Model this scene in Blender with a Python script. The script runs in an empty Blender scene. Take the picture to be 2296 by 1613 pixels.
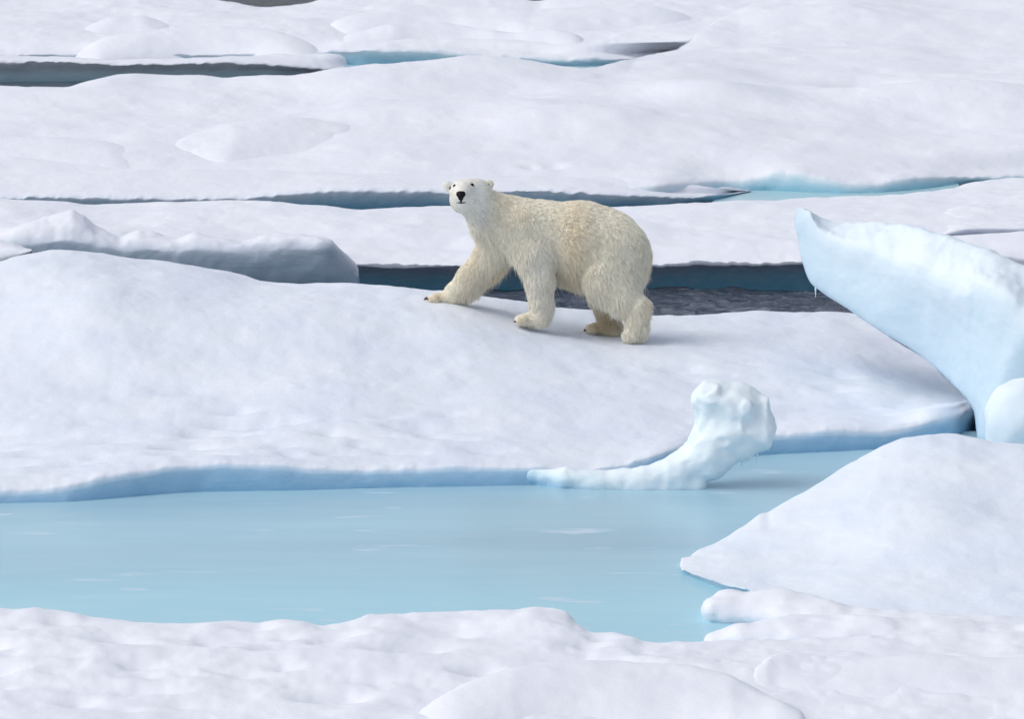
import bpy, math
import numpy as np
from mathutils import Vector, kdtree
rng = np.random.default_rng(7)
S = bpy.context.scene
COL = S.collection
# ------------------------------------------------------------------ camera
CAMZ = 9.0; PITCH = math.radians(8.5); F = 13500.0; PW = 2296.0; PH = 1613.0
cd = bpy.data.cameras.new('camera'); cam = bpy.data.objects.new('camera', cd); COL.objects.link(cam)
cam.location = (0, 0, CAMZ); cam.rotation_euler = (math.pi/2 - PITCH, 0, 0)
cd.sensor_width = 36.0; cd.lens = 36.0*F/PW; cd.clip_start = 1.0; cd.clip_end = 6000
cd.dof.use_dof = True; cd.dof.focus_distance = 58.0; cd.dof.aperture_fstop = 7.0
S.camera = cam
# ------------------------------------------------------------------ sky, sun, exposure
SUN_EL, SUN_AZ = 50.0, -105.0      # azimuth from +Y (away from the camera) towards +X
w = bpy.data.worlds.new('World'); S.world = w; w.use_nodes = True
nt = w.node_tree; nt.nodes.clear()
sky = nt.nodes.new('ShaderNodeTexSky'); sky.sky_type = 'NISHITA'; sky.sun_disc = False
sky.sun_elevation = math.radians(SUN_EL); sky.sun_rotation = math.radians(SUN_AZ)
sky.air_density = 1.0; sky.dust_density = 3.0; sky.ozone_density = 1.0
hs = nt.nodes.new('ShaderNodeHueSaturation'); hs.inputs['Saturation'].default_value = 0.50
bg = nt.nodes.new('ShaderNodeBackground'); bg.inputs['Strength'].default_value = 0.15
wo = nt.nodes.new('ShaderNodeOutputWorld')
nt.links.new(sky.outputs[0], hs.inputs['Color']); nt.links.new(hs.outputs[0], bg.inputs[0]); nt.links.new(bg.outputs[0], wo.inputs[0])
sd = bpy.data.lights.new('sun', 'SUN'); sd.energy = 0.6; sd.angle = math.radians(50); sd.color = (1.0, 0.975, 0.95)
sun = bpy.data.objects.new('sun', sd); COL.objects.link(sun)
_az, _el = math.radians(SUN_AZ), math.radians(SUN_EL)
sdir = Vector((math.sin(_az)*math.cos(_el), math.cos(_az)*math.cos(_el), math.sin(_el)))
sun.rotation_euler = sdir.to_track_quat('Z', 'Y').to_euler()
S.view_settings.view_transform = 'Standard'; S.view_settings.look = 'None'; S.view_settings.gamma = 1.0
S.view_settings.exposure = 0.09
S.render.resolution_x = 1024; S.render.resolution_y = 720

# ------------------------------------------------------------------ maths helpers
cp, sp = math.cos(PITCH), math.sin(PITCH)
def unproj(px, py, Y=None, z=None):
    px = np.asarray(px, float); py = np.asarray(py, float)
    u = (px - PW/2)/F; v = (py - PH/2)/F
    dx, dy, dz = u, cp - v*sp, -sp - v*cp
    t = (np.asarray(Y, float)/dy) if z is None else (np.asarray(z, float) - CAMZ)/dz
    return np.stack([dx*t, dy*t, CAMZ + dz*t], -1)
def hash3(i, j, k, s):
    h = (i*374761393 + j*668265263 + k*2147483647 + s*974634777) & 0xffffffff
    h = ((h ^ (h >> 13))*1274126177) & 0xffffffff
    h = ((h ^ (h >> 15))*2246822519) & 0xffffffff
    return ((h ^ (h >> 16)) & 0xffffff)/float(0xffffff)*2 - 1
def vnoise(p, s=0):
    f0 = np.floor(p).astype(np.int64); f = p - f0; f = f*f*f*(f*(f*6 - 15) + 10)
    r = 0
    for a in (0, 1):
        wx = f[..., 0] if a else 1 - f[..., 0]
        for b in (0, 1):
            wy = f[..., 1] if b else 1 - f[..., 1]
            for c in (0, 1):
                wz = f[..., 2] if c else 1 - f[..., 2]
                r = r + wx*wy*wz*hash3(f0[..., 0]+a, f0[..., 1]+b, f0[..., 2]+c, s)
    return r
def fbm(p, octs=4, s=0, gain=0.5):
    r = 0; a = 1.0; q = np.asarray(p, float) + s*17.13
    for o in range(octs):
        r = r + a*vnoise(q, s + o); a *= gain; q = q*2.03 + 5.7
    return r
def gsmooth(a, sig):
    if sig < 0.3: return a
    n = int(3*sig) + 1; x = np.arange(-n, n+1); k = np.exp(-x*x/(2*sig*sig)); k /= k.sum()
    pad = np.concatenate([np.repeat(a[:1], n, 0), a, np.repeat(a[-1:], n, 0)])
    return np.convolve(pad, k, 'valid')
def pchip(t, P, tt):
    h = np.diff(t); d = np.diff(P, axis=0)/h[:, None, None]
    m = np.zeros_like(P); m[0] = d[0]; m[-1] = d[-1]
    for i in range(1, len(t)-1):
        w1 = 2*h[i]+h[i-1]; w2 = h[i]+2*h[i-1]
        ok = d[i-1]*d[i] > 0
        den = np.where(ok, w1/np.where(d[i-1] == 0, 1, d[i-1]) + w2/np.where(d[i] == 0, 1, d[i]), 1)
        m[i] = np.where(ok, (w1+w2)/den, 0)
    out = []
    for x in tt:
        i = min(max(np.searchsorted(t, x, 'right')-1, 0), len(h)-1); s = (x-t[i])/h[i]
        out.append((2*s**3-3*s*s+1)*P[i] + (s**3-2*s*s+s)*h[i]*m[i] + (-2*s**3+3*s*s)*P[i+1] + (s**3-s*s)*h[i]*m[i+1])
    return np.array(out)
def grid_normals(G):
    du = np.gradient(G, axis=1); dv = np.gradient(G, axis=0)
    n = np.cross(du, dv); n /= np.linalg.norm(n, axis=-1, keepdims=True) + 1e-9
    return n
# ------------------------------------------------------------------ object helpers
def mesh_obj(name, V, Fc, mat, parent=None, attrs=None, smooth=True):
    me = bpy.data.meshes.new(name)
    V = np.asarray(V, float)
    if isinstance(Fc, np.ndarray) and Fc.ndim == 2:
        k = Fc.shape[1]; me.vertices.add(len(V)); me.vertices.foreach_set('co', V.ravel())
        me.loops.add(Fc.size); me.loops.foreach_set('vertex_index', Fc.ravel().astype(np.int32))
        me.polygons.add(len(Fc)); me.polygons.foreach_set('loop_start', np.arange(0, Fc.size, k, dtype=np.int32))
        me.update(calc_edges=True); me.validate()
    else:
        me.from_pydata([tuple(v) for v in V], [], Fc)
    if smooth: me.polygons.foreach_set('use_smooth', np.ones(len(me.polygons), bool))
    for k, a in (attrs or {}).items():
        if a.ndim == 1:
            at = me.attributes.new(k, 'FLOAT', 'POINT'); at.data.foreach_set('value', a.astype(np.float32))
        else:
            at = me.attributes.new(k, 'FLOAT_COLOR', 'POINT'); at.data.foreach_set('color', np.concatenate([a, np.ones((len(a), 1))], 1).astype(np.float32).ravel())
    me.materials.append(mat)
    o = bpy.data.objects.new(name, me); COL.objects.link(o)
    if parent: o.parent = parent
    return o
def tag(o, label=None, cat=None, group=None, kind=None):
    if label: o['label'] = label
    if cat: o['category'] = cat
    if group: o['group'] = group
    if kind: o['kind'] = kind
    return o
# ------------------------------------------------------------------ materials
def mat_new(name):
    m = bpy.data.materials.new(name); m.use_nodes = True
    n = m.node_tree; p = n.nodes['Principled BSDF']; return m, n, p
def N(n, t, **kw):
    x = n.nodes.new(t)
    for k, v in kw.items(): setattr(x, k, v)
    return x
SNOW = (0.83, 0.85, 0.90, 1); SNOW2 = (0.80, 0.82, 0.89, 1)
SB = (0.79, 0.83, 0.89, 1); SB2 = (0.735, 0.785, 0.875, 1)
def ice_mat(name, shallow, deep, snow=SNOW, snow2=SNOW2, bump=0.36):
    """snow where the 'ice' attribute is 0, pale bare ice towards 0.5, saturated wet ice towards 1"""
    m, n, p = mat_new(name); L = n.links.new
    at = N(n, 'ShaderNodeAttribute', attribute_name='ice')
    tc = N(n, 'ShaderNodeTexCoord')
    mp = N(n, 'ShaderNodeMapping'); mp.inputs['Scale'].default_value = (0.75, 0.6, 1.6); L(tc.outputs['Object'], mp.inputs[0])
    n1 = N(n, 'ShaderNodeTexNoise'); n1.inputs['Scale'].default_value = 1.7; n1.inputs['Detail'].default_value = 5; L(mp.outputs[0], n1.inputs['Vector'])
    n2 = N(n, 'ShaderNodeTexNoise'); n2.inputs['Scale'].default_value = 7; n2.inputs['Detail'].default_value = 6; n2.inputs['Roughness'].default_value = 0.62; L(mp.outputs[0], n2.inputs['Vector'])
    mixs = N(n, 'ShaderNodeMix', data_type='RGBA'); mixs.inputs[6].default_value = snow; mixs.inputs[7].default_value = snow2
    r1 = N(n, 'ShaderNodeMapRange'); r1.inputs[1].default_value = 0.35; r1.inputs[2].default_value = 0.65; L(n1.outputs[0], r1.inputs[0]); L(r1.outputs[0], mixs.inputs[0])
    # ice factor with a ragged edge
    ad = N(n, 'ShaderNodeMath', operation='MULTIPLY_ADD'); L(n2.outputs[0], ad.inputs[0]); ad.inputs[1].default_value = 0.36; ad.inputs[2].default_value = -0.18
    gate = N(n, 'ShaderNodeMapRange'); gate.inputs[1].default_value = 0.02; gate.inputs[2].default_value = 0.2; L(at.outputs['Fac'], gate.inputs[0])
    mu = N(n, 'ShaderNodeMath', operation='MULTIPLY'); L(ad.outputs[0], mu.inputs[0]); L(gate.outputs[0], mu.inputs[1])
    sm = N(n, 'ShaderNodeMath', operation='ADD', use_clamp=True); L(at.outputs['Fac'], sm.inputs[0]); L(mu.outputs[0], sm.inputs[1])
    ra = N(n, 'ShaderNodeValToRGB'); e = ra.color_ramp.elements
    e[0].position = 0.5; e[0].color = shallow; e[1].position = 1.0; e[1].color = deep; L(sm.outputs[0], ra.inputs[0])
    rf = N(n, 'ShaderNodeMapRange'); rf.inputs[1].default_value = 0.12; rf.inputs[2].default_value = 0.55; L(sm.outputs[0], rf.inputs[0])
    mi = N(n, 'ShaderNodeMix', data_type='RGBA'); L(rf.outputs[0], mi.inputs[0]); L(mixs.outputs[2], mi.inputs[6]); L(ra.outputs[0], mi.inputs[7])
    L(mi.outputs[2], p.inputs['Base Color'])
    ro = N(n, 'ShaderNodeMapRange'); ro.inputs[3].default_value = 0.85; ro.inputs[4].default_value = 0.5; L(rf.outputs[0], ro.inputs[0]); L(ro.outputs[0], p.inputs['Roughness'])
    p.inputs['Specular IOR Level'].default_value = 0.25
    b1 = N(n, 'ShaderNodeBump'); b1.inputs['Strength'].default_value = bump; b1.inputs['Distance'].default_value = 0.03
    hsum = N(n, 'ShaderNodeMath', operation='MULTIPLY_ADD'); L(n1.outputs[0], hsum.inputs[0]); hsum.inputs[1].default_value = 1.2; L(n2.outputs[0], hsum.inputs[2])
    L(hsum.outputs[0], b1.inputs['Height']); L(b1.outputs[0], p.inputs['Normal'])
    return m
M_A = ice_mat('snow_over_blue_ice', (0.44, 0.62, 0.78, 1), (0.20, 0.43, 0.64, 1), SB, SB2, 0.4)
M_I = ice_mat('clean_mound_snow', (0.60, 0.76, 0.86, 1), (0.30, 0.55, 0.72, 1), (0.80, 0.85, 0.91, 1), (0.74, 0.81, 0.90, 1), 0.4)
M_J = ice_mat('lumpy_old_snow', (0.55, 0.66, 0.74, 1), (0.30, 0.50, 0.62, 1), (0.83, 0.85, 0.90, 1), (0.80, 0.82, 0.885, 1), 0.36)
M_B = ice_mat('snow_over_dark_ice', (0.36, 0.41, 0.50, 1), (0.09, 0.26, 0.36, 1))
M_C = ice_mat('snow_over_teal_ice', (0.48, 0.62, 0.73, 1), (0.14, 0.38, 0.54, 1))
M_BAY = ice_mat('snow_over_aqua_ice', (0.50, 0.66, 0.74, 1), (0.25, 0.55, 0.68, 1))
M_E = ice_mat('snow_over_far_ice', (0.44, 0.57, 0.65, 1), (0.20, 0.42, 0.55, 1))
M_D = ice_mat('snow_over_grey_ice', (0.46, 0.51, 0.56, 1), (0.28, 0.43, 0.50, 1))
M_R = ice_mat('snow_over_greyblue_ice', (0.52, 0.59, 0.68, 1), (0.30, 0.47, 0.58, 1))
M_G = ice_mat('clean_glacial_ice', (0.68, 0.79, 0.87, 1), (0.46, 0.66, 0.79, 1), (0.78, 0.86, 0.92, 1), (0.74, 0.84, 0.91, 1), 0.15)
M_F = ice_mat('pale_melting_ice', (0.68, 0.82, 0.88, 1), (0.24, 0.48, 0.68, 1), (0.81, 0.88, 0.92, 1), (0.76, 0.85, 0.90, 1), 0.3)

def water_mat(name, deep, rough, bscale, bstr, bdist, stretch=(0.45, 1, 1)):
    m, n, p = mat_new(name); L = n.links.new
    p.inputs['Base Color'].default_value = deep; p.inputs['Roughness'].default_value = rough; p.inputs['IOR'].default_value = 1.33
    tc = N(n, 'ShaderNodeTexCoord'); mp = N(n, 'ShaderNodeMapping'); mp.inputs['Scale'].default_value = stretch
    L(tc.outputs['Object'], mp.inputs[0])
    a = N(n, 'ShaderNodeTexNoise'); a.inputs['Scale'].default_value = bscale; a.inputs['Detail'].default_value = 3; L(mp.outputs[0], a.inputs['Vector'])
    b = N(n, 'ShaderNodeBump'); b.inputs['Strength'].default_value = bstr; b.inputs['Distance'].default_value = bdist
    L(a.outputs[0], b.inputs['Height']); L(b.outputs[0], p.inputs['Normal'])
    return m
M_SEA = water_mat('dark_rippled_sea', (0.09, 0.105, 0.14, 1), 0.06, 5.0, 1.0, 0.30, (0.45, 1, 1))
def pond_mat(name, c1, c2, grey=True):
    m, n, p = mat_new(name); L = n.links.new
    p.inputs['Roughness'].default_value = 0.27; p.inputs['Specular IOR Level'].default_value = 0.32; p.inputs['IOR'].default_value = 1.33
    tc = N(n, 'ShaderNodeTexCoord')
    def noise(sc, scale, det):
        mp = N(n, 'ShaderNodeMapping'); mp.inputs['Scale'].default_value = sc; L(tc.outputs['Object'], mp.inputs[0])
        a = N(n, 'ShaderNodeTexNoise'); a.inputs['Scale'].default_value = scale; a.inputs['Detail'].default_value = det; L(mp.outputs[0], a.inputs['Vector']); return a
    a = noise((0.16, 1, 1), 0.42, 3); fine = noise((0.35, 1, 1), 2.6, 6)
    r = N(n, 'ShaderNodeMapRange'); r.inputs[1].default_value = 0.36; r.inputs[2].default_value = 0.64; L(a.outputs[0], r.inputs[0])
    mx = N(n, 'ShaderNodeMix', data_type='RGBA'); mx.inputs[6].default_value = c1; mx.inputs[7].default_value = c2; L(r.outputs[0], mx.inputs[0])
    # the submerged shelf rises towards the near floe: shallower, more aqua
    sx_ = N(n, 'ShaderNodeSeparateXYZ'); L(tc.outputs['Object'], sx_.inputs[0])
    sh = N(n, 'ShaderNodeMath', operation='MULTIPLY_ADD'); L(a.outputs[0], sh.inputs[0]); sh.inputs[1].default_value = 3.0; L(sx_.outputs[1], sh.inputs[2])
    rs = N(n, 'ShaderNodeMapRange'); rs.inputs[1].default_value = 50.6; rs.inputs[2].default_value = 48.4; L(sh.outputs[0], rs.inputs[0])
    ms = N(n, 'ShaderNodeMix', data_type='RGBA'); L(rs.outputs[0], ms.inputs[0]); L(mx.outputs[2], ms.inputs[6]); ms.inputs[7].default_value = (0.42, 0.70, 0.80, 1); mx = ms
    # small floating patches of white slush
    r2 = N(n, 'ShaderNodeMapRange'); r2.inputs[1].default_value = 0.63; r2.inputs[2].default_value = 0.74; L(noise((0.42, 1, 1), 2.6, 5).outputs[0], r2.inputs[0])
    m2 = N(n, 'ShaderNodeMix', data_type='RGBA'); L(r2.outputs[0], m2.inputs[0]); L(mx.outputs[2], m2.inputs[6]); m2.inputs[7].default_value = (0.62, 0.76, 0.86, 1)
    # faint mottling of the ice shelf under the water
    m3 = N(n, 'ShaderNodeMix', data_type='RGBA', blend_type='MULTIPLY'); r3 = N(n, 'ShaderNodeMapRange'); r3.inputs[1].default_value = 0.3; r3.inputs[2].default_value = 0.75; r3.inputs[3].default_value = 0.0; r3.inputs[4].default_value = 0.5
    L(fine.outputs[0], r3.inputs[0]); L(r3.outputs[0], m3.inputs[0]); L(m2.outputs[2], m3.inputs[6]); m3.inputs[7].default_value = (0.80, 0.90, 0.95, 1)
    L(m3.outputs[2], p.inputs['Base Color'])
    b = N(n, 'ShaderNodeBump'); b.inputs['Strength'].default_value = 0.12; b.inputs['Distance'].default_value = 0.01
    L(noise((0.5, 1, 1), 7, 3).outputs[0], b.inputs['Height']); L(b.outputs[0], p.inputs['Normal'])
    return m
M_POND = pond_mat('shallow_melt_water', (0.36, 0.54, 0.65, 1), (0.42, 0.65, 0.75, 1))
M_POND2 = pond_mat('pale_far_melt_water', (0.42, 0.62, 0.68, 1), (0.48, 0.68, 0.74, 1))
# ------------------------------------------------------------------ loft: a floe surface from front to back
def row(pts, xs, Y=None, z=None, ice=0.0, sig=6.0, dx=4.0, dz=0.0):
    p = np.array([q[:2] for q in pts], float)
    py = gsmooth(np.interp(xs, p[:, 0], p[:, 1]), sig/dx)
    if len(pts[0]) > 2: Y = gsmooth(np.interp(xs, p[:, 0], [q[2] for q in pts]), 40/dx)
    P = unproj(xs, py, z=z) if z is not None else unproj(xs, py, Y)
    P[:, 2] += dz
    return P, ice
def loft(rows, res, amp=0.03, sc=(0.6, 0.45, 0.9), seed=1, fine=0.006, bumps=(), back=(0.7, 0.25), front=True):
    """rows: list of (P(C,3), ice) front to back. Returns vertices, quads, ice."""
    R = [r[0] for r in rows]; I = [r[1] for r in rows]
    if front:
        b = R[0].copy(); b[:, 2] = -0.35; b[:, 1] += 0.05; R.insert(0, b); I.insert(0, I[0])
    b1 = R[-1].copy(); b1[:, 1] += back[0]; b1[:, 2] -= back[1]
    b1[:, 0] *= (b1[:, 1]/R[-1][:, 1]); b2 = b1.copy(); b2[:, 1] += 0.25; b2[:, 2] = -0.35
    b1[:, 2] = np.maximum(b1[:, 2], -0.2)
    R += [b1, b2]; I += [I[-1], 0.8]
    R = np.array(R); t = [0.0]; tt = []; nseg = []
    for i in range(len(R)-1):
        d = np.linalg.norm(R[i+1]-R[i], axis=-1).mean() + 1e-3; t.append(t[-1]+d)
        n = int(min(max(9 if d > .02 else 3, 1.5*d/res), 180)); tt += list(t[i] + d*np.arange(n)/n)
    tt.append(t[-1]); t = np.array(t)
    G = pchip(t, R, tt)
    Ic = np.interp(tt, t, I)
    Ig = np.repeat(Ic[:, None], G.shape[1], 1)
    n = grid_normals(G)
    sc = np.array(sc)
    a = amp*fbm(G*sc, 4, seed) + fine*fbm(G*np.array([4, 2.5, 5]), 3, seed+9)
    top = np.clip(1 - Ig*0.7, 0.3, 1)
    G = G + n*(a*top)[..., None]
    for (px, py, Yb, rx, ry, h) in bumps:
        c = unproj(px, py, Yb)
        dx_ = (G[..., 0]-c[0])/rx; dy_ = (G[..., 1]-c[1])/ry
        G[..., 2] += h*np.exp(-(dx_**2+dy_**2))*np.clip(1-Ig, 0, 1)
    nr, nc = G.shape[:2]
    # side skirts
    l = G[:, :1].copy(); l[..., 2] = np.minimum(l[..., 2], -0.35); r = G[:, -1:].copy(); r[..., 2] = np.minimum(r[..., 2], -0.35)
    G = np.concatenate([l, G, r], 1); Ig = np.concatenate([Ig[:, :1]*0+0.8, Ig, Ig[:, :1]*0+0.8], 1); nc += 2
    idx = np.arange(nr*nc).reshape(nr, nc)
    Q = np.stack([idx[:-1, :-1], idx[:-1, 1:], idx[1:, 1:], idx[1:, :-1]], -1).reshape(-1, 4)
    return G.reshape(-1, 3), Q, Ig.ravel()
def join(pieces):
    V = []; Q = []; I = []; n = 0
    for v, q, i in pieces:
        V.append(v); Q.append(q+n); I.append(i); n += len(v)
    return np.concatenate(V), np.concatenate(Q), np.concatenate(I)
def floe(name, label, pieces, mat, cat='ice floe', group=None):
    V, Q, I = join(pieces)
    o = mesh_obj(name, V, Q, mat, attrs={'ice': I}); return tag(o, label, cat, group)
def XS(a, b, d=4.0): return np.linspace(a, b, int((b-a)/d)+1)
# ------------------------------------------------------------------ surface nets for blobby solids
def surface_nets(f, lo, hi, h):
    n = [int(math.ceil((b-a)/h))+1 for a, b in zip(lo, hi)]
    ax = [lo[i] + h*np.arange(n[i]) for i in range(3)]
    D = np.empty(n, np.float32)
    YY, ZZ = np.meshgrid(ax[1], ax[2], indexing='ij')
    for i in range(0, n[0], 16):
        xs = ax[0][i:i+16]; P = np.empty((len(xs), n[1], n[2], 3)); P[..., 0] = xs[:, None, None]; P[..., 1] = YY; P[..., 2] = ZZ
        D[i:i+16] = f(P)
    s = D < 0
    acc = np.zeros([k-1 for k in n] + [3]); cnt = np.zeros([k-1 for k in n])
    cs = (slice(None, -1), slice(1, None))
    for axis in range(3):
        o = [i for i in range(3) if i != axis]
        for a in (0, 1):
            for b in (0, 1):
                s0 = [None]*3; s1 = [None]*3
                s0[axis] = cs[0]; s1[axis] = cs[1]
                s0[o[0]] = s1[o[0]] = cs[a]; s0[o[1]] = s1[o[1]] = cs[b]
                A, B = D[tuple(s0)], D[tuple(s1)]; c = (A < 0) != (B < 0)
                t = np.where(c, A/np.where(c, A-B, 1), 0)
                acc[..., axis] += np.where(c, t, 0); acc[..., o[0]] += c*a; acc[..., o[1]] += c*b; cnt += c
    m = cnt > 0; ids = -np.ones(cnt.shape, int); ids[m] = np.arange(m.sum())
    base = np.stack(np.nonzero(m), -1)
    V = (base + acc[m]/cnt[m][:, None])*h + np.array(lo)
    Q = []
    for axis in range(3):
        o = [(axis+1) % 3, (axis+2) % 3]
        sl0 = [slice(1, -1)]*3; sl1 = [slice(1, -1)]*3
        sl0[axis] = slice(0, -1); sl1[axis] = slice(1, None)
        A = s[tuple(sl0)]; B = s[tuple(sl1)]; c = A != B
        I = np.stack(np.nonzero(c), -1)
        off = np.ones(3, int); off[axis] = 0
        I = I + off; flip = A[c]
        def cell(da, db):
            J = I.copy(); J[:, o[0]] -= da; J[:, o[1]] -= db; return ids[J[:, 0], J[:, 1], J[:, 2]]
        q = np.stack([cell(1, 1), cell(0, 1), cell(0, 0), cell(1, 0)], -1)
        q = np.where(flip[:, None], q, q[:, ::-1]); Q.append(q[(q >= 0).all(1)])
    return V, np.concatenate(Q)
def cone(P, a, b, ra, rb, ky=1.0):
    a = np.asarray(a); b = np.asarray(b); q = P - a; ba = (b-a).copy()
    q = q*np.array([1, 1/ky, 1]); ba = ba*np.array([1, 1/ky, 1])
    h = np.clip((q@ba)/max(ba@ba, 1e-9), 0, 1)
    return np.linalg.norm(q - h[..., None]*ba, axis=-1) - (ra + (rb-ra)*h)
def smin(a, b, k):
    h = np.clip(0.5+0.5*(b-a)/k, 0, 1); return b + (a-b)*h - k*h*(1-h)
# =================================================================== SETTING: sea and melt water
sx = np.linspace(-12, 12, 400); sy = np.linspace(57, 76, 460)
X, Y = np.meshgrid(sx, sy); P = np.stack([X*1.1, Y*1.5, X*0], -1)
Z = 0.030*fbm(P*np.array([2.4, 3.0, 1]), 3, 3, 0.55) + 0.02*fbm(P*0.7, 2, 5)
edge = np.minimum(np.minimum((X+12)/2, (12-X)/2), np.minimum((Y-57)/2, (76-Y)/2)); Z = Z*np.clip(edge, 0, 1)*(1-.85*np.clip((Y-69)/3, 0, 1))
Gs = np.stack([X, Y, Z], -1).reshape(-1, 3); idx = np.arange(len(Gs)).reshape(X.shape)
Qs = np.stack([idx[:-1, :-1], idx[:-1, 1:], idx[1:, 1:], idx[1:, :-1]], -1).reshape(-1, 4)
nb = len(Gs); V = np.concatenate([Gs, [[-3000, -500, 0], [3000, -500, 0], [3000, 5000, 0], [-3000, 5000, 0], [-12, 57, 0], [12, 57, 0], [12, 76, 0], [-12, 76, 0]]])
Q2 = np.array([[nb, nb+1, nb+5, nb+4], [nb+1, nb+2, nb+6, nb+5], [nb+2, nb+3, nb+7, nb+6], [nb+3, nb, nb+4, nb+7]])
sea = mesh_obj('sea_water', V, np.concatenate([Qs, Q2]), M_SEA); tag(sea, 'dark rippled open sea water between the ice floes', 'water', kind='structure')
def sheet(name, pts, z, mat, label):
    V = [tuple(unproj(px, py, z=z)) for px, py in pts]
    o = mesh_obj(name, V, [list(range(len(V)))], mat, smooth=False); return tag(o, label, 'water', kind='structure')
o = mesh_obj('melt_water', [(-14, 36, .03), (14, 36, .03), (14, 55.3, .03), (6.5, 56.5, .03), (4.5, 55.5, .03), (-14, 54.5, .03)], [[0, 1, 2, 3, 4, 5]], M_POND, smooth=False)
tag(o, 'wide pale blue melt water in front of the bear floe', 'water', kind='structure')
sheet('melt_pool', [(1590, 462), (1620, 424), (1700, 424), (2000, 424), (2150, 405), (2150, 470)], 0.02, M_POND2, 'small pale pool in the bay behind the bear')
sheet('melt_pool', [(760, 185), (760, 140), (1450, 130), (1450, 175)], 0.04, M_POND2, 'thin pale pool under the far ice edge')

# =================================================================== ICE FLOES
# ---- main floe, under the bear
xs = XS(-420, 2250)
wl = [(-420, 1148), (0, 1137), (150, 1134), (351, 1117), (451, 1111), (652, 1108), (903, 1101), (1151, 1097), (1350, 1090), (1480, 1075), (1560, 1048), (1615, 1036), (1749, 1026), (1949, 1016), (2080, 1004), (2148, 985), (2188, 960)]
rim = [(-420, 1108), (0, 1100), (90, 1096), (150, 1090), (226, 1075), (301, 1062), (376, 1047), (501, 1038), (627, 1042), (702, 1050), (852, 1051), (1003, 1046), (1103, 1044), (1200, 1045), (1320, 1052), (1400, 1042), (1450, 1026), (1500, 1009), (1600, 985), (1739, 974), (1849, 966), (1974, 968), (2038, 958), (2098, 940), (2148, 936), (2188, 912)]
def zof(py, Y): return float(unproj(0, py, Y)[2])
def rimrow(pts, xs, wlp, dY, **k):   # rim a little behind (+) or in front (-) of the waterline
    w_ = unproj(xs, np.interp(xs, *np.array(wlp, float)[:, :2].T), z=0.0)[:, 1]
    p = np.array(pts, float); py = gsmooth(np.interp(xs, p[:, 0], p[:, 1]), k.get('sig', 5)/4.0)
    py = py + k.get('jit', 0)*np.clip((xs[-1]-xs)/180 + .05, 0, 1)*fbm(np.stack([xs/30.0, xs*0 + dY*9, xs*0], -1), 3, 4)
    return unproj(xs, py, gsmooth(w_, 6) + dY), k.get('ice', 0.2)
crest = [(-420, 650, 59.5), (-120, 625, 59.6), (0, 589, 59.8), (50, 570, 60), (120, 558, 60), (201, 560, 60), (301, 571, 60), (401, 580, 60), (501, 597, 60), (577, 617, 59.8), (622, 627, 59.6), (802, 632, 59.2), (953, 648, 58.9), (1050, 661, 58.9), (1250, 686, 59.2), (1465, 703, 59.9), (1560, 703, 60.2), (1650, 699, 60.3), (1700, 694, 60.4), (1770, 700, 60.4), (1849, 697, 60.4), (1919, 704, 60.4), (2188, 720, 60.3)]
bearrow = [(-420, 760, 58), (0, 690, 58), (200, 650, 58), (500, 668, 58), (750, 668, 58), (1008, 679, 58), (1193, 728, 58), (1385, 757, 58), (1600, 765, 58), (1919, 770, 58.5), (2188, 810, 58.7)]
mid = [(-420, 930, 55.3), (0, 890, 55.3), (300, 870, 55.3), (700, 872, 55.3), (1200, 873, 55.3), (1600, 885, 55.7), (1950, 868, 56.6), (2188, 866, 57.3)]
low = [(-420, 1050, 53.0), (0, 1030, 53.1), (300, 1000, 53.2), (600, 985, 53.4), (1200, 985, 53.4), (1500, 965, 54.0), (1739, 938, 55.0), (2000, 922, 55.5), (2188, 896, 56.4)]
rows = [row(wl, xs, z=0.0, ice=0.95, sig=5), rimrow([(a, b+ (16 if b > 900 else 16)) for a, b in rim], xs, wl, 0.02, ice=0.62), rimrow(rim, xs, wl, 0.06, ice=0.12, jit=2.5), rimrow([(a, b-14) for a, b in rim], xs, wl, 0.22, ice=0.0, sig=12), rimrow([(a, b-22) for a, b in rim], xs, wl, 0.34, ice=0.0, sig=20),
        row([(a, b, c) for a, b, c in low], xs, ice=0.0, sig=20), row(mid, xs, sig=30), row(bearrow, xs, sig=25), row(crest, xs, sig=9)]
bp = [(410, 895, 55.3, .35, .25, -.05), (250, 870, 55.4, .5, .5, -.04), (130, 1060, 52.4, .3, .3, -.03), (880, 900, 55, 1.2, .8, .04), (60, 760, 57, 1.4, 1, .06), (1250, 960, 54, .9, .5, -.05), (700, 1000, 53.3, .6, .4, .03)]
pr = np.random.default_rng(5)
def pits(n, x0, x1, y0, y1, Ya, Yb_, dep):
    out = []
    for _ in range(n):
        x_, f_ = pr.uniform(x0, x1), pr.random()**.7; r_ = pr.uniform(.04, .13)
        out.append((x_, y0+(y1-y0)*f_, Ya+(Yb_-Ya)*f_, r_*1.8, r_, -dep*pr.uniform(.4, 1)*r_*4))
    return out
bp += pits(70, -50, 1100, 900, 1050, 55.0, 52.6, .16) + pits(30, 1500, 2150, 800, 940, 57.4, 54.9, .14)
mainfloe = floe('ice_floe', 'large gently domed snow floe with blue edge, carrying the walking bear', [loft(rows, 0.07, amp=0.04, seed=2, fine=0.008, bumps=bp, back=(0.9, 0.5))], M_A)
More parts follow.
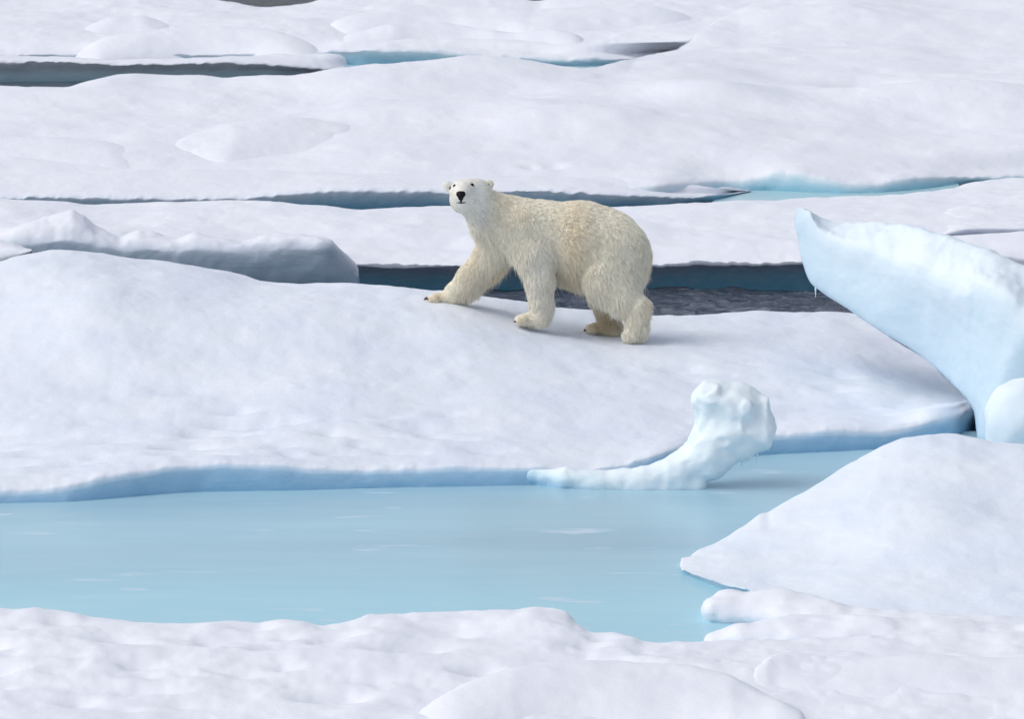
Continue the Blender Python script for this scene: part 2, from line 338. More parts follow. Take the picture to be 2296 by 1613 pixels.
# ---- floe B, straight behind the bear
xs = XS(-420, 2700)
wlB = [(-420, 662), (2700, 640)]
rimB = [(-420, 610), (0, 605), (400, 600), (800, 592), (900, 598), (1000, 597), (1460, 598), (1560, 590), (1700, 592), (1830, 588), (2100, 560), (2700, 545)]
crB = [(-420, 455, 69.6), (0, 452, 69.6), (180, 451, 69.8), (350, 447, 70), (520, 454, 69.8), (600, 457, 69.6), (700, 464, 69.4), (800, 473, 69.3), (900, 468, 69.5), (1000, 462, 69.7), (1200, 462, 69.8), (1380, 461, 69.9), (1500, 462, 69.9), (1600, 453, 70.3), (1720, 449, 70.5), (1830, 445, 70.8), (1960, 438, 71.2), (2060, 428, 71.6), (2140, 414, 72.2), (2200, 402, 72.8), (2296, 396, 73.2), (2700, 390, 73.3)]
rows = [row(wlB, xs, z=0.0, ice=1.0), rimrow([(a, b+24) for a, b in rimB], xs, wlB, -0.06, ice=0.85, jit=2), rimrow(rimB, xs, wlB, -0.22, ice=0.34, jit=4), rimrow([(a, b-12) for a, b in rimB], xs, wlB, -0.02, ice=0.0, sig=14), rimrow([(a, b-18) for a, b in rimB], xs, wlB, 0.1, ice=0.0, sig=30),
        row([(-420, 560, 65.9), (800, 560, 65.9), (2700, 520, 66.1)], xs, sig=20), row([(-420, 505, 67.6), (800, 520, 67.4), (1500, 512, 67.6), (2700, 450, 69)], xs, sig=30), row(crB, xs, sig=8)]
bB = [(880, 512, 67.5, .8, .5, .05), (700, 520, 67.3, .5, .4, -.05), (1500, 530, 67, 1, .5, .05), (980, 550, 66.3, .4, .3, -.03)]
pcB = [loft(rows, 0.05, amp=0.045, seed=5, fine=0.007, bumps=bB, back=(0.5, 0.3))]
xs = XS(2030, 2900)
rows = [row([(2030, 520, 66.6), (2070, 530, 66.3), (2900, 535, 66.2)], xs, ice=0.75), row([(2030, 516, 66.6), (2080, 522, 66.3), (2900, 522, 66.2)], xs, ice=0.5), row([(2030, 511, 66.6), (2080, 513, 66.25), (2900, 511, 66.1)], xs, ice=0.2), row([(2030, 504, 67.0), (2900, 504, 66.6)], xs), row([(2030, 470, 68.6), (2900, 470, 68.4)], xs), row([(2030, 440, 69.9), (2900, 440, 69.9)], xs)]
sk = 0.3*(1-np.clip((xs-2030)/160, 0, 1))**2
for q, _ in rows: q[:, 2] -= sk
rows[-1][0][:, 2] -= .12
pcB.append(loft(rows, 0.09, amp=0.02, seed=15, fine=0.012, back=(0.5, 0.3)))
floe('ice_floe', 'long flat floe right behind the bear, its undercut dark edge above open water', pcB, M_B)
# ---- small slab in front of floe B at the right border
xs = XS(2060, 2900)
crP = [(2060, 548, 65.0), (2100, 536, 65.1), (2130, 529, 65.2), (2180, 523, 65.2), (2296, 517, 65.3), (2900, 512, 65.3)]
rows = [row([(2060, 660, 64.2), (2900, 690, 64.2)], xs, ice=0.9), row([(2060, 600, 64.3), (2296, 604, 64.3), (2900, 625, 64.3)], xs, ice=0.5), row([(2060, 580, 64.3), (2200, 572, 64.3), (2250, 576, 64.3), (2296, 584, 64.3), (2900, 600, 64.3)], xs, ice=0.15), row([(2060, 560, 64.6), (2296, 548, 64.7), (2900, 560, 64.7)], xs), row(crP, xs)]
floe('ice_floe', 'low snowy slab beyond the tall blue block at the right border', [loft(rows, 0.08, amp=0.02, seed=8, back=(0.15, 0.25))], M_D)
# ---- floe C, broad middle field
xs = XS(-520, 2800)
wlC = [(-520, 470), (600, 470), (1480, 466), (1560, 440), (1620, 431), (1720, 430), (1880, 437), (1960, 436), (2060, 428), (2170, 412), (2296, 402), (2800, 400)]
rimC = [(-520, 436), (0, 440), (200, 438), (400, 441), (600, 439), (800, 434), (1000, 436), (1400, 430), (1480, 420), (1570, 411), (1640, 406), (1700, 400), (1745, 388), (1800, 391), (1840, 402), (1900, 414), (1960, 415), (2020, 402), (2100, 397), (2170, 398), (2296, 396), (2800, 390)]
crC = [(-520, 200, 81), (-100, 194, 81), (0, 188, 81), (150, 189, 81), (190, 176, 81), (251, 158, 81.3), (301, 150, 81.5), (376, 153, 81.5), (451, 156, 81.4), (501, 164, 81.2), (541, 161, 81.3), (592, 160, 81.3), (667, 169, 81), (752, 160, 81.3), (852, 152, 81.6), (953, 149, 81.8), (1043, 139, 82.2), (1100, 140, 82.2), (1151, 146, 82.2), (1251, 157, 82.2), (1316, 162, 82.2), (1350, 161, 82.4), (1390, 150, 83.2), (1430, 140, 84.5), (1500, 105, 87.5), (1600, 55, 91), (1750, 0, 94), (1900, -30, 95.5), (2300, -50, 96.5), (2800, -50, 96.5)]
midC = [(-520, 375, 73.9), (0, 378, 73.9), (300, 378, 73.9), (520, 372, 74.2), (900, 372, 74.3), (1400, 365, 74.8), (1800, 330, 76.6), (2296, 330, 76.6), (2800, 330, 76.6)]
mid2 = [(-520, 300, 76.6), (0, 300, 76.6), (400, 290, 77), (900, 260, 78.2), (1300, 245, 79), (1700, 235, 80), (2296, 225, 80.6), (2800, 225, 80.6)]
mid3 = [(-520, 235, 79.3), (0, 232, 79.3), (600, 210, 80), (1000, 190, 80.8), (1300, 195, 81), (1500, 170, 82.6), (1800, 125, 86), (2296, 110, 87), (2800, 110, 87)]
def lobe(crest_pts, drop, Yd, ice=0.0, seed=0, d=4.0, amp=0.02, endw=(160.0, 160.0)):
    if np.isscalar(endw): endw = (endw, endw)
    """a mound or drift whose back silhouette is crest_pts (px,py,Y); it slopes forward by Yd metres and drop pixels"""
    xs_ = XS(crest_pts[0][0], crest_pts[-1][0], d)
    p = np.array(crest_pts, float)
    y = gsmooth(np.interp(xs_, p[:, 0], p[:, 1]), 2); Yc = gsmooth(np.interp(xs_, p[:, 0], p[:, 2]), 8)
    dr = np.interp(xs_, p[:, 0], drop) if not np.isscalar(drop) else drop*np.clip(np.minimum((xs_-xs_[0])/60, (xs_[-1]-xs_)/60), 0, 1)
    dr = gsmooth(dr, 10); Yd = gsmooth(np.minimum(Yd, dr/(1.5*9*F/Yc**2)), 8)
    r = [(unproj(xs_, y+dr*1.25+2, Yc-Yd*1.15), ice), (unproj(xs_, y+dr, Yc-Yd), ice), (unproj(xs_, y+dr*0.35+1, Yc-Yd*0.45), ice), (unproj(xs_, y, Yc), ice)]
    sink = 0.30*(1 - np.clip(np.minimum((xs_-xs_[0])/endw[0], (xs_[-1]-xs_)/endw[1]), 0, 1))**2.2
    for q, _ in r: q[:, 2] -= sink
    r[0][0][:, 2] -= .10; r[1][0][:, 2] -= .035
    return loft(r, 0.08, amp=amp, seed=seed, back=(0.5, 0.12))
rows = [row(wlC, xs, z=0.0, ice=1.0, sig=3), rimrow([(a, b*0.4+0.6*np.interp(a, *np.array(wlC).T)) for a, b in rimC], xs, wlC, 0.0, ice=0.75, jit=3), rimrow(rimC, xs, wlC, 0.05, ice=0.2, jit=3, sig=5), rimrow([(a, b-9) for a, b in rimC], xs, wlC, 0.3, ice=0.0, sig=16), rimrow([(a, b-16) for a, b in rimC], xs, wlC, 0.55, ice=0.0, sig=40),
        row(midC, xs, sig=30), row(mid2, xs, sig=40), row(mid3, xs, sig=40), row(crC, xs, sig=8)]
bC = [(1600, 238, 79.6, .75, .4, .16), (1600, 235, 80.3, 1.0, .8, .2), (1150, 265, 78.2, 2.6, 1.2, .18), (1950, 205, 82.5, .5, .7, -.25), (1270, 300, 76.8, 1.4, .8, .10), (500, 300, 76.8, 1.5, .8, .10), (2150, 230, 80.5, 1.8, 1, .22), (1500, 300, 77, 2, 1, .10), (1240, 372, 74.4, .15, .15, -.06), (1190, 373, 74.3, .12, .12, -.06),
      (300, 215, 79.8, 1.8, .8, .1), (900, 190, 80.6, 1.6, .8, .08), (1700, 360, 75.6, 1.2, .6, .08), (2050, 300, 78, 2.5, 1, -.08)]
pcs = [loft(rows, 0.07, amp=0.08, sc=(0.35, 0.3, 0.6), seed=11, fine=0.006, bumps=bC, back=(0.8, 0.5))]
# low drifts lying on floe C
pcs.append(lobe([(368, 329, 75.6), (400, 312, 75.9), (440, 298, 76.2), (520, 276, 76.6), (640, 262, 77.0), (760, 262, 77), (900, 268, 77)], [2, 28, 45, 70, 84, 80, 60], 2.0, seed=3, amp=0.03, endw=(14, 380)))
pcs.append(lobe([(-500, 318, 75.6), (-100, 312, 75.6), (0, 310, 75.6), (120, 311, 75.6), (250, 320, 75.4), (380, 342, 74.9), (500, 372, 74.2)], [50, 50, 50, 50, 42, 24, 2], 1.3, seed=4, amp=0.03, endw=(10, 320)))
floe('ice_floe', 'broad rolling snow field filling the middle distance, with an aqua bay cut into its front', pcs, M_BAY)
# ---- tongue of floe C: the dark blue fronted strip over the channel
xs = XS(-520, 1682)
wlT = [(-520, 486), (600, 484), (1300, 478), (1480, 470), (1600, 452), (1660, 437), (1682, 430)]
rimT = [(-520, 452), (0, 446), (200, 444), (400, 447), (560, 446), (640, 438), (720, 430), (800, 428), (900, 431), (1000, 434), (1100, 430), (1250, 430), (1330, 436), (1400, 438), (1500, 444), (1560, 443), (1640, 434), (1682, 428.5)]
crT = [(-520, 388, 73.6), (0, 388, 73.6), (300, 384, 73.7), (600, 384, 73.8), (900, 392, 73.7), (1200, 396, 73.7), (1400, 399, 73.7), (1500, 407, 73.6), (1580, 415, 73.7), (1640, 423, 73.9), (1682, 428, 74.2)]
rows = [row(wlT, xs, z=0.0, ice=1.0, sig=3), rimrow([(a, b*0.45+0.55*np.interp(a, *np.array(wlT).T)) for a, b in rimT], xs, wlT, -0.05, ice=0.9, jit=2), rimrow(rimT, xs, wlT, -0.10, ice=0.3, jit=5, sig=5),
        rimrow([(a, b-12 if a < 1600 else b-1) for a, b in rimT], xs, wlT, 0.2, ice=0.0, sig=16), rimrow([(a, b-16 if a < 1560 else b-2) for a, b in rimT], xs, wlT, 0.3, ice=0.0, sig=30), row(crT, xs, sig=10)]
floe('ice_floe', 'long snow tongue behind the bear ending in a thin point, deep blue below its rim', [loft(rows, 0.035, amp=0.015, seed=14, fine=0.006, back=(0.4, 0.1))], M_C)
# ---- floe D, thin strip far left
xs = XS(-620, 818)
wlD = [(-620, 186), (0, 184), (300, 180), (600, 174), (752, 162), (800, 148), (818, 140)]
rimD = [(-620, 142), (0, 141), (60, 140), (150, 139), (250, 144), (400, 143), (500, 140), (600, 146), (700, 153), (760, 157), (800, 147), (818, 139)]
crD = [(-620, 120, 89.3), (0, 122, 89.3), (120, 126, 89.2), (251, 133, 89), (351, 131, 89.1), (451, 125, 89.3), (602, 120, 89.8), (700, 121, 89.9), (752, 123, 89.9), (790, 129, 89.9), (818, 138, 90.4)]
rows = [row(wlD, xs, z=0.0, ice=1.0, sig=3), rimrow([(a, b*0.5+0.5*np.interp(a, *np.array(wlD).T)) for a, b in rimD], xs, wlD, -0.02, ice=0.7, jit=2), rimrow(rimD, xs, wlD, -0.1, ice=0.3, jit=4, sig=4),
        rimrow([(a, b-8 if a < 780 else b-.5) for a, b in rimD], xs, wlD, 0.15, ice=0.05, sig=14), row(crD, xs, sig=8)]
floe('ice_floe', 'thin pointed floe at far left with snow lip and dark grey edge', [loft(rows, 0.05, amp=0.03, seed=21, fine=0.007, back=(0.3, 0.1))], M_D)
# ---- floe E, farthest ice
xs = XS(-620, 2000)
wlE = [(-620, 150), (500, 150), (720, 148), (810, 152), (950, 151), (1150, 152), (1330, 154), (1400, 146), (1440, 140), (2000, 120)]
rimE = [(-620, 122), (600, 122), (717, 118), (752, 112), (902, 115), (1003, 121), (1103, 129), (1151, 131), (1251, 136), (1325, 134), (1380, 132), (1420, 132), (1500, 124), (2000, 112)]
crE = [(-620, -22, 96.8), (100, -18, 96.5), (440, -10, 96.2), (520, 0, 95.8), (550, 8, 95.3), (585, 13, 95.0), (640, 9, 95.2), (700, 2, 95.6), (800, -10, 96.2), (1100, -12, 96.4), (1180, -3, 96), (1205, 1, 95.8), (1235, -4, 96), (1400, -14, 96.4), (2000, -20, 96.6)]
rows = [row(wlE, xs, z=0.0, ice=1.0, sig=3), rimrow([(a, b*0.5+0.5*np.interp(a, *np.array(wlE).T)) for a, b in rimE], xs, wlE, -0.02, ice=0.8, jit=2), rimrow(rimE, xs, wlE, -0.05, ice=0.25, jit=3), rimrow([(a, b-7) for a, b in rimE], xs, wlE, 0.25, ice=0.0, sig=20), rimrow([(a, b-12) for a, b in rimE], xs, wlE, 0.45, ice=0.0, sig=40),
        row([(-620, 90, 90.6), (600, 92, 90.6), (900, 88, 90.8), (1300, 100, 90.4), (2000, 80, 91)], xs, sig=20), row([(-620, 40, 93), (400, 40, 93), (585, 45, 92.8), (900, 40, 93), (2000, 40, 93)], xs, sig=30), row(crE, xs, sig=8)]
pcs = [loft(rows, 0.07, amp=0.07, sc=(0.4, 0.4, 0.7), seed=25, fine=0.009, back=(0.6, 0.4))]
pcs.append(lobe([(130, 112, 89.9), (165, 96, 90.2), (220, 82, 90.5), (300, 72, 90.8), (400, 62, 91.1), (500, 58, 91.2), (600, 66, 91), (700, 84, 90.7), (760, 100, 90.4)], [1, 16, 30, 40, 50, 54, 48, 28, 2], 1.1, seed=31, amp=0.03))
pcs.append(lobe([(120, 75, 91.6), (180, 52, 92.0), (250, 36, 92.4), (320, 32, 92.5), (400, 50, 92.2), (470, 68, 91.8)], [1, 20, 34, 36, 20, 1], 1.0, seed=32))
pcs.append(lobe([(700, 108, 90.8), (780, 80, 91.0), (880, 56, 91.2), (1000, 50, 91.4), (1150, 68, 91), (1250, 66, 91), (1310, 82, 90.9), (1345, 100, 90.7)], [1, 14, 34, 46, 42, 46, 20, 4], 0.6, seed=33, amp=0.04, endw=(40, 60)))
pcs.append(lobe([(690, 75, 91.6), (740, 40, 92.3), (900, 20, 93), (1050, 14, 93.2), (1200, 26, 92.8), (1420, 8, 93.2), (1600, 20, 93)], [1, 30, 40, 40, 30, 50, 50], 1.3, seed=34, amp=0.04))
floe('ice_floe', 'hummocky ice field along the top of the picture, farthest of all', pcs, M_E)
# ---- ridge block at left, behind the main floe
xs = XS(-420, 806, 3.0)
wlR = [(-420, 680), (600, 695), (760, 690), (806, 672)]
topR = [(-420, 540), (-60, 528), (0, 512), (50, 501), (100, 485), (140, 478), (163, 474), (190, 487), (215, 505), (236, 511), (271, 529), (311, 516), (340, 519), (361, 526), (401, 534), (436, 521), (501, 531), (552, 536), (590, 525), (627, 519), (702, 524), (742, 536), (762, 557), (787, 577), (802, 592), (806, 606)]
snowR = [(a, min(b + (36 if a < 740 else 10), 612)) for a, b in topR]; snowR = [(a, 0.45*b + 0.55*538) if a < 740 else (a, b) for a, b in snowR]
def rR(pts, Yv, ice, jit=0, sig=5): 
    p = np.array(pts, float); py = gsmooth(np.interp(xs, p[:, 0], p[:, 1]), sig/3.0) + jit*fbm(np.stack([xs/42.0, xs*0+pts[0][1]*.37, xs*0], -1), 2, 6)
    e = gsmooth(np.clip((806-xs)/60, 0, 1), 6)
    return unproj(xs, py, Yv*e + (1-e)*63.3), ice
rows = [rR(wlR, 63.0, 1.0), rR([(-420, 600), (60, 600), (700, 612), (806, 625)], 62.75, 0.75), rR([(a, b+16) for a, b in snowR], 62.7, 0.55, 3), rR(snowR, 62.75, 0.3, 5), rR([(a, 0.55*b+0.45*c) for (a, b), (_, c) in zip(topR, snowR)], 62.9, 0.06, 2), rR(topR, 63.3, 0.0, 1.5, 3)]
floe('ice_ridge', 'broken ice ridge with lumpy snow top and grey-blue face, left of the bear', [loft(rows, 0.06, amp=0.03, sc=(1.2, 1, 1.4), seed=41, fine=0.015, back=(0.4, 0.5))], M_R, 'ice ridge')
# small chunk at the far left border
xs = XS(-260, 72, 3.0)
rows = [(unproj(xs, np.interp(xs, [-260, 0, 72], [640, 630, 575]), 61.9), .6), (unproj(xs, np.interp(xs, [-260, 0, 40, 72], [588, 582, 572, 562]), 61.8), .35), (unproj(xs, np.interp(xs, [-260, 0, 30, 60, 72], [565, 556, 555, 560, 561]), 61.9), .0), (unproj(xs, gsmooth(np.interp(xs, [-260, -80, 0, 30, 60, 72], [532, 530, 537, 544, 557, 561]), 2), 62.2), .0)]
floe('ice_chunk', 'small snowy chunk at the left border, in front of the ridge', [loft(rows, 0.05, amp=0.01, seed=44, back=(0.2, 0.2))], M_D, 'ice chunk')
# ---- foreground mound, right
xs = XS(1524, 2900)
crI = [(1524, 1266, 48.55), (1540, 1252, 48.75), (1570, 1231, 49.1), (1600, 1221, 49.3), (1630, 1206, 49.5), (1665, 1183, 49.8), (1704, 1159, 50.1), (1724, 1155, 50.2), (1824, 1093, 50.8), (1899, 1051, 51.1), (1974, 1008, 51.3), (2024, 989, 51.4), (2083, 980, 51.5), (2148, 981, 51.5), (2223, 995, 51.4), (2296, 1001, 51.3), (2500, 1030, 51.2), (2900, 1080, 51)]
loI = [(1524, 1269, 48.45), (1540, 1286, 48.1), (1575, 1297, 47.8), (1600, 1305, 47.6), (1640, 1316, 47.35), (1680, 1324, 47.2), (1715, 1343, 46.8), (1760, 1365, 46.3), (1850, 1380, 46.0), (2000, 1400, 45.7), (2296, 1420, 45.4), (2900, 1430, 45.3)]
def mixr(A, B, t, xs, dz=0, ice=0, sig=6):
    a = np.array(A, float); b = np.array(B, float)
    ia = [np.interp(xs, a[:, 0], a[:, k]) for k in (1, 2)]; ib = [np.interp(xs, b[:, 0], b[:, k]) for k in (1, 2)]
    P = unproj(xs, gsmooth(ia[0]*(1-t)+ib[0]*t, (sig if t in (0, 1.0) else 60)/4), gsmooth(ia[1]*(1-t)+ib[1]*t, 22)); P[:, 2] += dz; return P, ice
e_ = lambda x: np.clip((x-1524)/200, 0, 1)
jit = 4*fbm(np.stack([xs/16.0, xs*0, xs*0], -1), 4, 6)*np.clip((1750-xs)/200, 0, 1)
under = unproj(xs, np.interp(xs, *np.array(loI)[:, :2].T)+jit+1.5, np.interp(xs, np.array(loI)[:, 0], np.array(loI)[:, 2])+0.12)
r0 = (unproj(xs, np.interp(xs, *np.array(loI)[:, :2].T)+jit-0.5, np.interp(xs, np.array(loI)[:, 0], np.array(loI)[:, 2])), 0.32*1.0)
rows = [(under, 0.55), r0, mixr(loI, crI, 0.12, xs, ice=0.0), mixr(loI, crI, 0.38, xs, dz=0.0), mixr(loI, crI, 0.72, xs, dz=0.02), mixr(loI, crI, 1.0, xs, sig=4)]
for _r in rows: _r[0][0] = r0[0][0]
bI = [(2050, 1200, 48.8, .7, 1.0, .08), (1900, 1250, 48.3, .6, .7, -.05), (2250, 1150, 49.3, .6, .6, -.05)]
floe('snow_mound', 'tall smooth snow mound in the right foreground, pointed over the blue water', [loft(rows, 0.05, amp=0.03, sc=(0.8, 0.6, 1), seed=51, fine=0.006, bumps=bI, back=(0.8, 0.5))], M_I, 'snow mound')
# ---- foreground floe
xs = XS(-520, 2900)
crJ = [(-520, 1372), (0, 1363), (75, 1365), (115, 1375), (201, 1390), (301, 1393), (421, 1400), (526, 1397), (577, 1401), (627, 1392), (682, 1391), (722, 1401), (782, 1392), (822, 1377), (882, 1371), (1028, 1367), (1151, 1367), (1201, 1362), (1241, 1366), (1271, 1378), (1286, 1398), (1316, 1421), (1375, 1424), (1420, 1436), (1440, 1446), (1500, 1444), (1572, 1443), (1640, 1440), (1800, 1425), (2900, 1420)]
crJ = [(a, b, 45.3 - (b-1365)*0.012) for a, b in crJ]
rows = [row([(-520, 1850, 38.8), (2900, 1850, 38.8)], xs), row([(-520, 1700, 40.7), (2900, 1700, 40.7)], xs), row([(-520, 1600, 42.0), (900, 1600, 42.0), (2900, 1590, 42.0)], xs), row([(-520, 1490, 43.5), (900, 1490, 43.5), (2900, 1495, 43.4)], xs, sig=30),
        row([(a, b+30, c-0.5) for a, b, c in crJ], xs, sig=20), row(crJ, xs, sig=5)]
bJ = [(270, 1440, 44.3, .18, .2, -.06), (90, 1400, 44.9, .5, .3, .04), (1180, 1400, 44.8, .3, .3, .05), (600, 1440, 44.3, .6, .3, -.04), (1000, 1560, 42.6, .3, .2, -.05), (350, 1520, 43, .6, .3, .05)]
bJ += pits(60, -50, 1500, 1400, 1600, 44.9, 42.2, .17)
pcs = [loft(rows, 0.05, amp=0.05, sc=(0.9, 0.8, 1), seed=61, fine=0.010, bumps=bJ, back=(0.25, 0.3), front=False)]
pcs.append(lobe([(840, 1620, 41.7), (1000, 1567, 42.1), (1151, 1516, 42.7), (1250, 1501, 42.9), (1320, 1493, 43), (1400, 1490, 43), (1550, 1499, 42.9), (1640, 1520, 42.6), (1700, 1550, 42.3), (1780, 1590, 41.9), (1840, 1622, 41.7)], [2, 50, 90, 100, 110, 110, 100, 90, 70, 40, 2], 1.3, seed=62, amp=0.04, endw=(260, 50)))
pcs.append(lobe([(1664, 1526, 42.9), (1690, 1492, 43.2), (1720, 1467, 43.5), (1760, 1462, 43.6), (1850, 1475, 43.5), (2000, 1480, 43.4), (2200, 1478, 43.4), (2296, 1476, 43.4), (2700, 1476, 43.4), (2900, 1500, 43.3)], [2, 40, 80, 110, 120, 130, 140, 150, 150, 120], 1.5, seed=63, amp=0.04, endw=(10, 10)))
# two rounded lips reaching into the water at the mound's foot
q_ = 46.0/F
lips = [((1597, 1368, 46.3), (1640, 1366, 46.4), 24, 36), ((1640, 1366, 46.4), (1760, 1376, 46.3), 36, 46), ((1760, 1376, 46.3), (2000, 1425, 45.9), 46, 56), ((2000, 1425, 45.9), (2700, 1470, 45.7), 56, 56),
        ((1600, 1438, 45.3), (1660, 1432, 45.3), 24, 40), ((1660, 1432, 45.3), (1900, 1440, 45.3), 40, 56), ((1900, 1440, 45.3), (2300, 1460, 45.2), 56, 60)]
def f_l(P):
    d = None
    for a, b, ra, rb in lips:
        c = cone(P, hp(*a), hp(*b), ra*q_, rb*q_, 2.2); d = c if d is None else smin(d, c, .05)
    return d + 0.036*fbm(P*np.array([2.0, 2, 2.6]), 4, 66)
def hp(px, py, Y): return unproj(px, py, Y)
V_, Q_ = surface_nets(f_l, hp(1540, 1500, 46) - [.1, 1.2, .3], hp(2700, 1300, 46) + [.1, .9, .3], .03)
pcs.append((V_, Q_, np.zeros(len(V_))))
floe('ice_floe', 'lumpy snow shelf across the whole bottom of the picture', pcs, M_J)

# =================================================================== BLUE BLOCK (right)
btm = [(1789, 466), (1782, 504), (1794, 573), (1819, 638), (1884, 677), (1959, 731), (2073, 806), (2128, 856), (2173, 896), (2189, 928), (2196, 1000), (2400, 1060), (2700, 1060)]
top = [(1800, 466), (1822, 474), (1849, 489), (1880, 498), (1924, 495), (1999, 501), (2044, 509), (2113, 529), (2178, 553), (2248, 578), (2340, 612), (2500, 680), (2700, 760)]
K = len(btm); tb = np.linspace(0, 1, K); ts = np.linspace(0, 1, 420)
def curve(p): 
    p = np.array(p, float); return np.stack([gsmooth(np.interp(ts, tb, p[:, i]), 6) for i in (0, 1)], -1)
cb, ct = curve(btm), curve(top)
cb[0] = btm[0]; ct[0] = top[0]
Yb = gsmooth(np.interp(ts, [0, .3, .7, 1], [57.3, 57.0, 55.2, 54.4]), 30)
thick = gsmooth(np.interp(ts, [0, .05, .2, .5, 1], [.10, .25, .5, .8, 1.1]), 14)
rows = []
ridge = gsmooth(np.interp(ts, [0, .06, .15, .3, .5, 1], [.93, .88, .78, .70, .70, .75]), 25) + .05*fbm(np.stack([ts*14, ts*0, ts*0], -1), 3, 2)   # where the front face turns into the top facet
def at_(f, dY): 
    q = cb*(1-f[:, None]) + ct*f[:, None]; return unproj(q[:, 0], q[:, 1], Yb + dY)
one = np.ones_like(ts)
prof = [(0*one, 0.20*thick, .9), (.012*one, .02*thick, .82), (.10*one, -.06*thick, .72), (ridge*.6, -.16*thick, .62), (ridge-.05, -.25*thick, .50), (ridge+.04, -.21*thick, .14), (one*.9, .12*thick, .08), (one, .45*thick, .1)]
rows = [(at_(f, d), i) for f, d, i in prof]
# back side, mirrored in depth
rows += [(at_(one*.9, 1.0*thick), .3), (at_(one*.5, 1.5*thick), .5), (at_(one*.1, 1.1*thick), .7), (at_(0*one, .36*thick), .95)]
R = np.array([r[0] for r in rows]); I = [r[1] for r in rows]
t = np.concatenate([[0], np.cumsum(np.linalg.norm(np.diff(R, axis=0), axis=-1).mean(1)+1e-3)])
tt = np.concatenate([np.linspace(t[i], t[i+1], 22, endpoint=False) for i in range(len(t)-1)] + [[t[-1]]])
G = pchip(t, R, tt); Ig = np.repeat(np.interp(tt, t, I)[:, None], G.shape[1], 1)
n_ = grid_normals(G)
# scallops running down the narrow left facet, broad flutes on the face
u_ = np.repeat(np.linspace(0, 1, G.shape[1])[None], G.shape[0], 0)
G = G + n_*(0.030*fbm(G*np.array([1.1, .8, .9]), 3, 71) + 0.022*fbm(G*np.array([4, 3, 2.2]), 3, 72)*np.clip(1.2-2.6*Ig, .04, 1) + .003*fbm(G*9, 2, 73))[..., None]
cap0 = G[:, :1].mean(0, keepdims=True).repeat(G.shape[0], 0); cap1 = G[:, -1:].mean(0, keepdims=True).repeat(G.shape[0], 0)
G = np.concatenate([cap0, G, cap1], 1); Ig = np.concatenate([Ig[:, :1], Ig, Ig[:, :1]], 1)
nr, nc = G.shape[:2]; idx = np.arange(nr*nc).reshape(nr, nc)
Qg = np.stack([idx[:-1, :-1], idx[:-1, 1:], idx[1:, 1:], idx[1:, :-1]], -1).reshape(-1, 4)
floe('ice_block', 'tall pale blue ice block leaning in from the right border above the snow', [(G.reshape(-1, 3), Qg, Ig.ravel())], M_G, 'ice block')
# ---- round chunk in front of it
cc = unproj(2306, 945, 53.6)
def f_ch(P):
    a = cone(P, cc + [-.02, 0, .02], cc + [.5, .1, -.02], .37, .42)
    a = smin(a, cone(P, cc + [-.1, 0, -.2], cc + [.5, 0, -.3], .22, .4), .15)
    return a + 0.025*fbm(P*3, 3, 5)
V, Q = surface_nets(f_ch, cc - [.6, .7, .8], cc + [1.2, .8, .7], .03)
hh = (V[:, 2]-V[:, 2].min())/np.ptp(V[:, 2])
floe('ice_chunk', 'rounded white ice lump at the right border below the blue block', [(V, Q, np.clip(.75-hh*1.3, 0, 1))], M_G, 'ice chunk')
# ---- curled spur rising from the main floe's edge
def hp(px, py, Y): return unproj(px, py, Y)
m_ = 52.5/F
segs = [((1080, 1058, 52.95), (1190, 1068, 52.58), 4, 14), ((1190, 1068, 52.58), (1270, 1076, 52.42), 14, 25), ((1270, 1076, 52.42), (1340, 1086, 52.4), 26, 30), ((1340, 1086, 52.4), (1440, 1082, 52.4), 30, 34), ((1440, 1078, 52.4), (1520, 1060, 52.4), 30, 38),
        ((1520, 1060, 52.4), (1585, 1015, 52.45), 38, 46), ((1585, 1015, 52.45), (1618, 950, 52.5), 46, 58), ((1618, 950, 52.5), (1605, 905, 52.55), 58, 48), ((1592, 892, 52.5), (1655, 900, 52.5), 38, 42), ((1650, 915, 52.5), (1695, 930, 52.5), 50, 38), ((1640, 965, 52.4), (1698, 975, 52.4), 52, 40), ((1600, 1000, 52.4), (1662, 1000, 52.4), 50, 36), ((1590, 1030, 52.4), (1610, 1020, 52.4), 50, 44), ((1706, 915, 52.45), (1712, 975, 52.4), 26, 26),
        ((1440, 1094, 52.35), (1560, 1088, 52.35), 20, 24), ((1180, 1096, 52.55), (1260, 1096, 52.42), 2, 13), ((1260, 1096, 52.42), (1440, 1098, 52.35), 13, 20), ((1600, 902, 52.45), (1665, 918, 52.45), 46, 52)]
def f_h(P):
    d = None
    for a, b, ra, rb in segs:
        c = cone(P, hp(*a), hp(*b), ra*m_, rb*m_, 1.15); d = c if d is None else smin(d, c, .05)
    nw = np.clip((P[..., 2] - .12)/.3, 0.22, 1)
    big = d + nw*(0.042*np.abs(fbm(P*np.array([4.5, 4.5, 4]), 2, 3)) - .012)
    return np.where(d < .3, big + 0.006*fbm(P*np.array([12, 12, 14]), 3, 8), d)
lo = hp(1030, 1120, 52.5) - [.1, .5, .25]; hi = hp(1760, 840, 52.5) + [.1, .5, .1]
V, Q = surface_nets(f_h, lo, hi, .018)
hz = V[:, 2]; ic = np.clip(0.50 - hz*2.4, 0, .8) + 0.10*fbm(V*3, 3, 4)
x13 = hp(1360, 1080, 52.4)[0]; wet = np.clip((x13 - V[:, 0])/.65, 0, 1)*np.clip((.20 - hz)/.06, 0, 1); ic = ic*(1-wet) + np.clip(1.12 - hz*3.2, 0, 1)*wet   # the low end is wet blue ice like the floe face
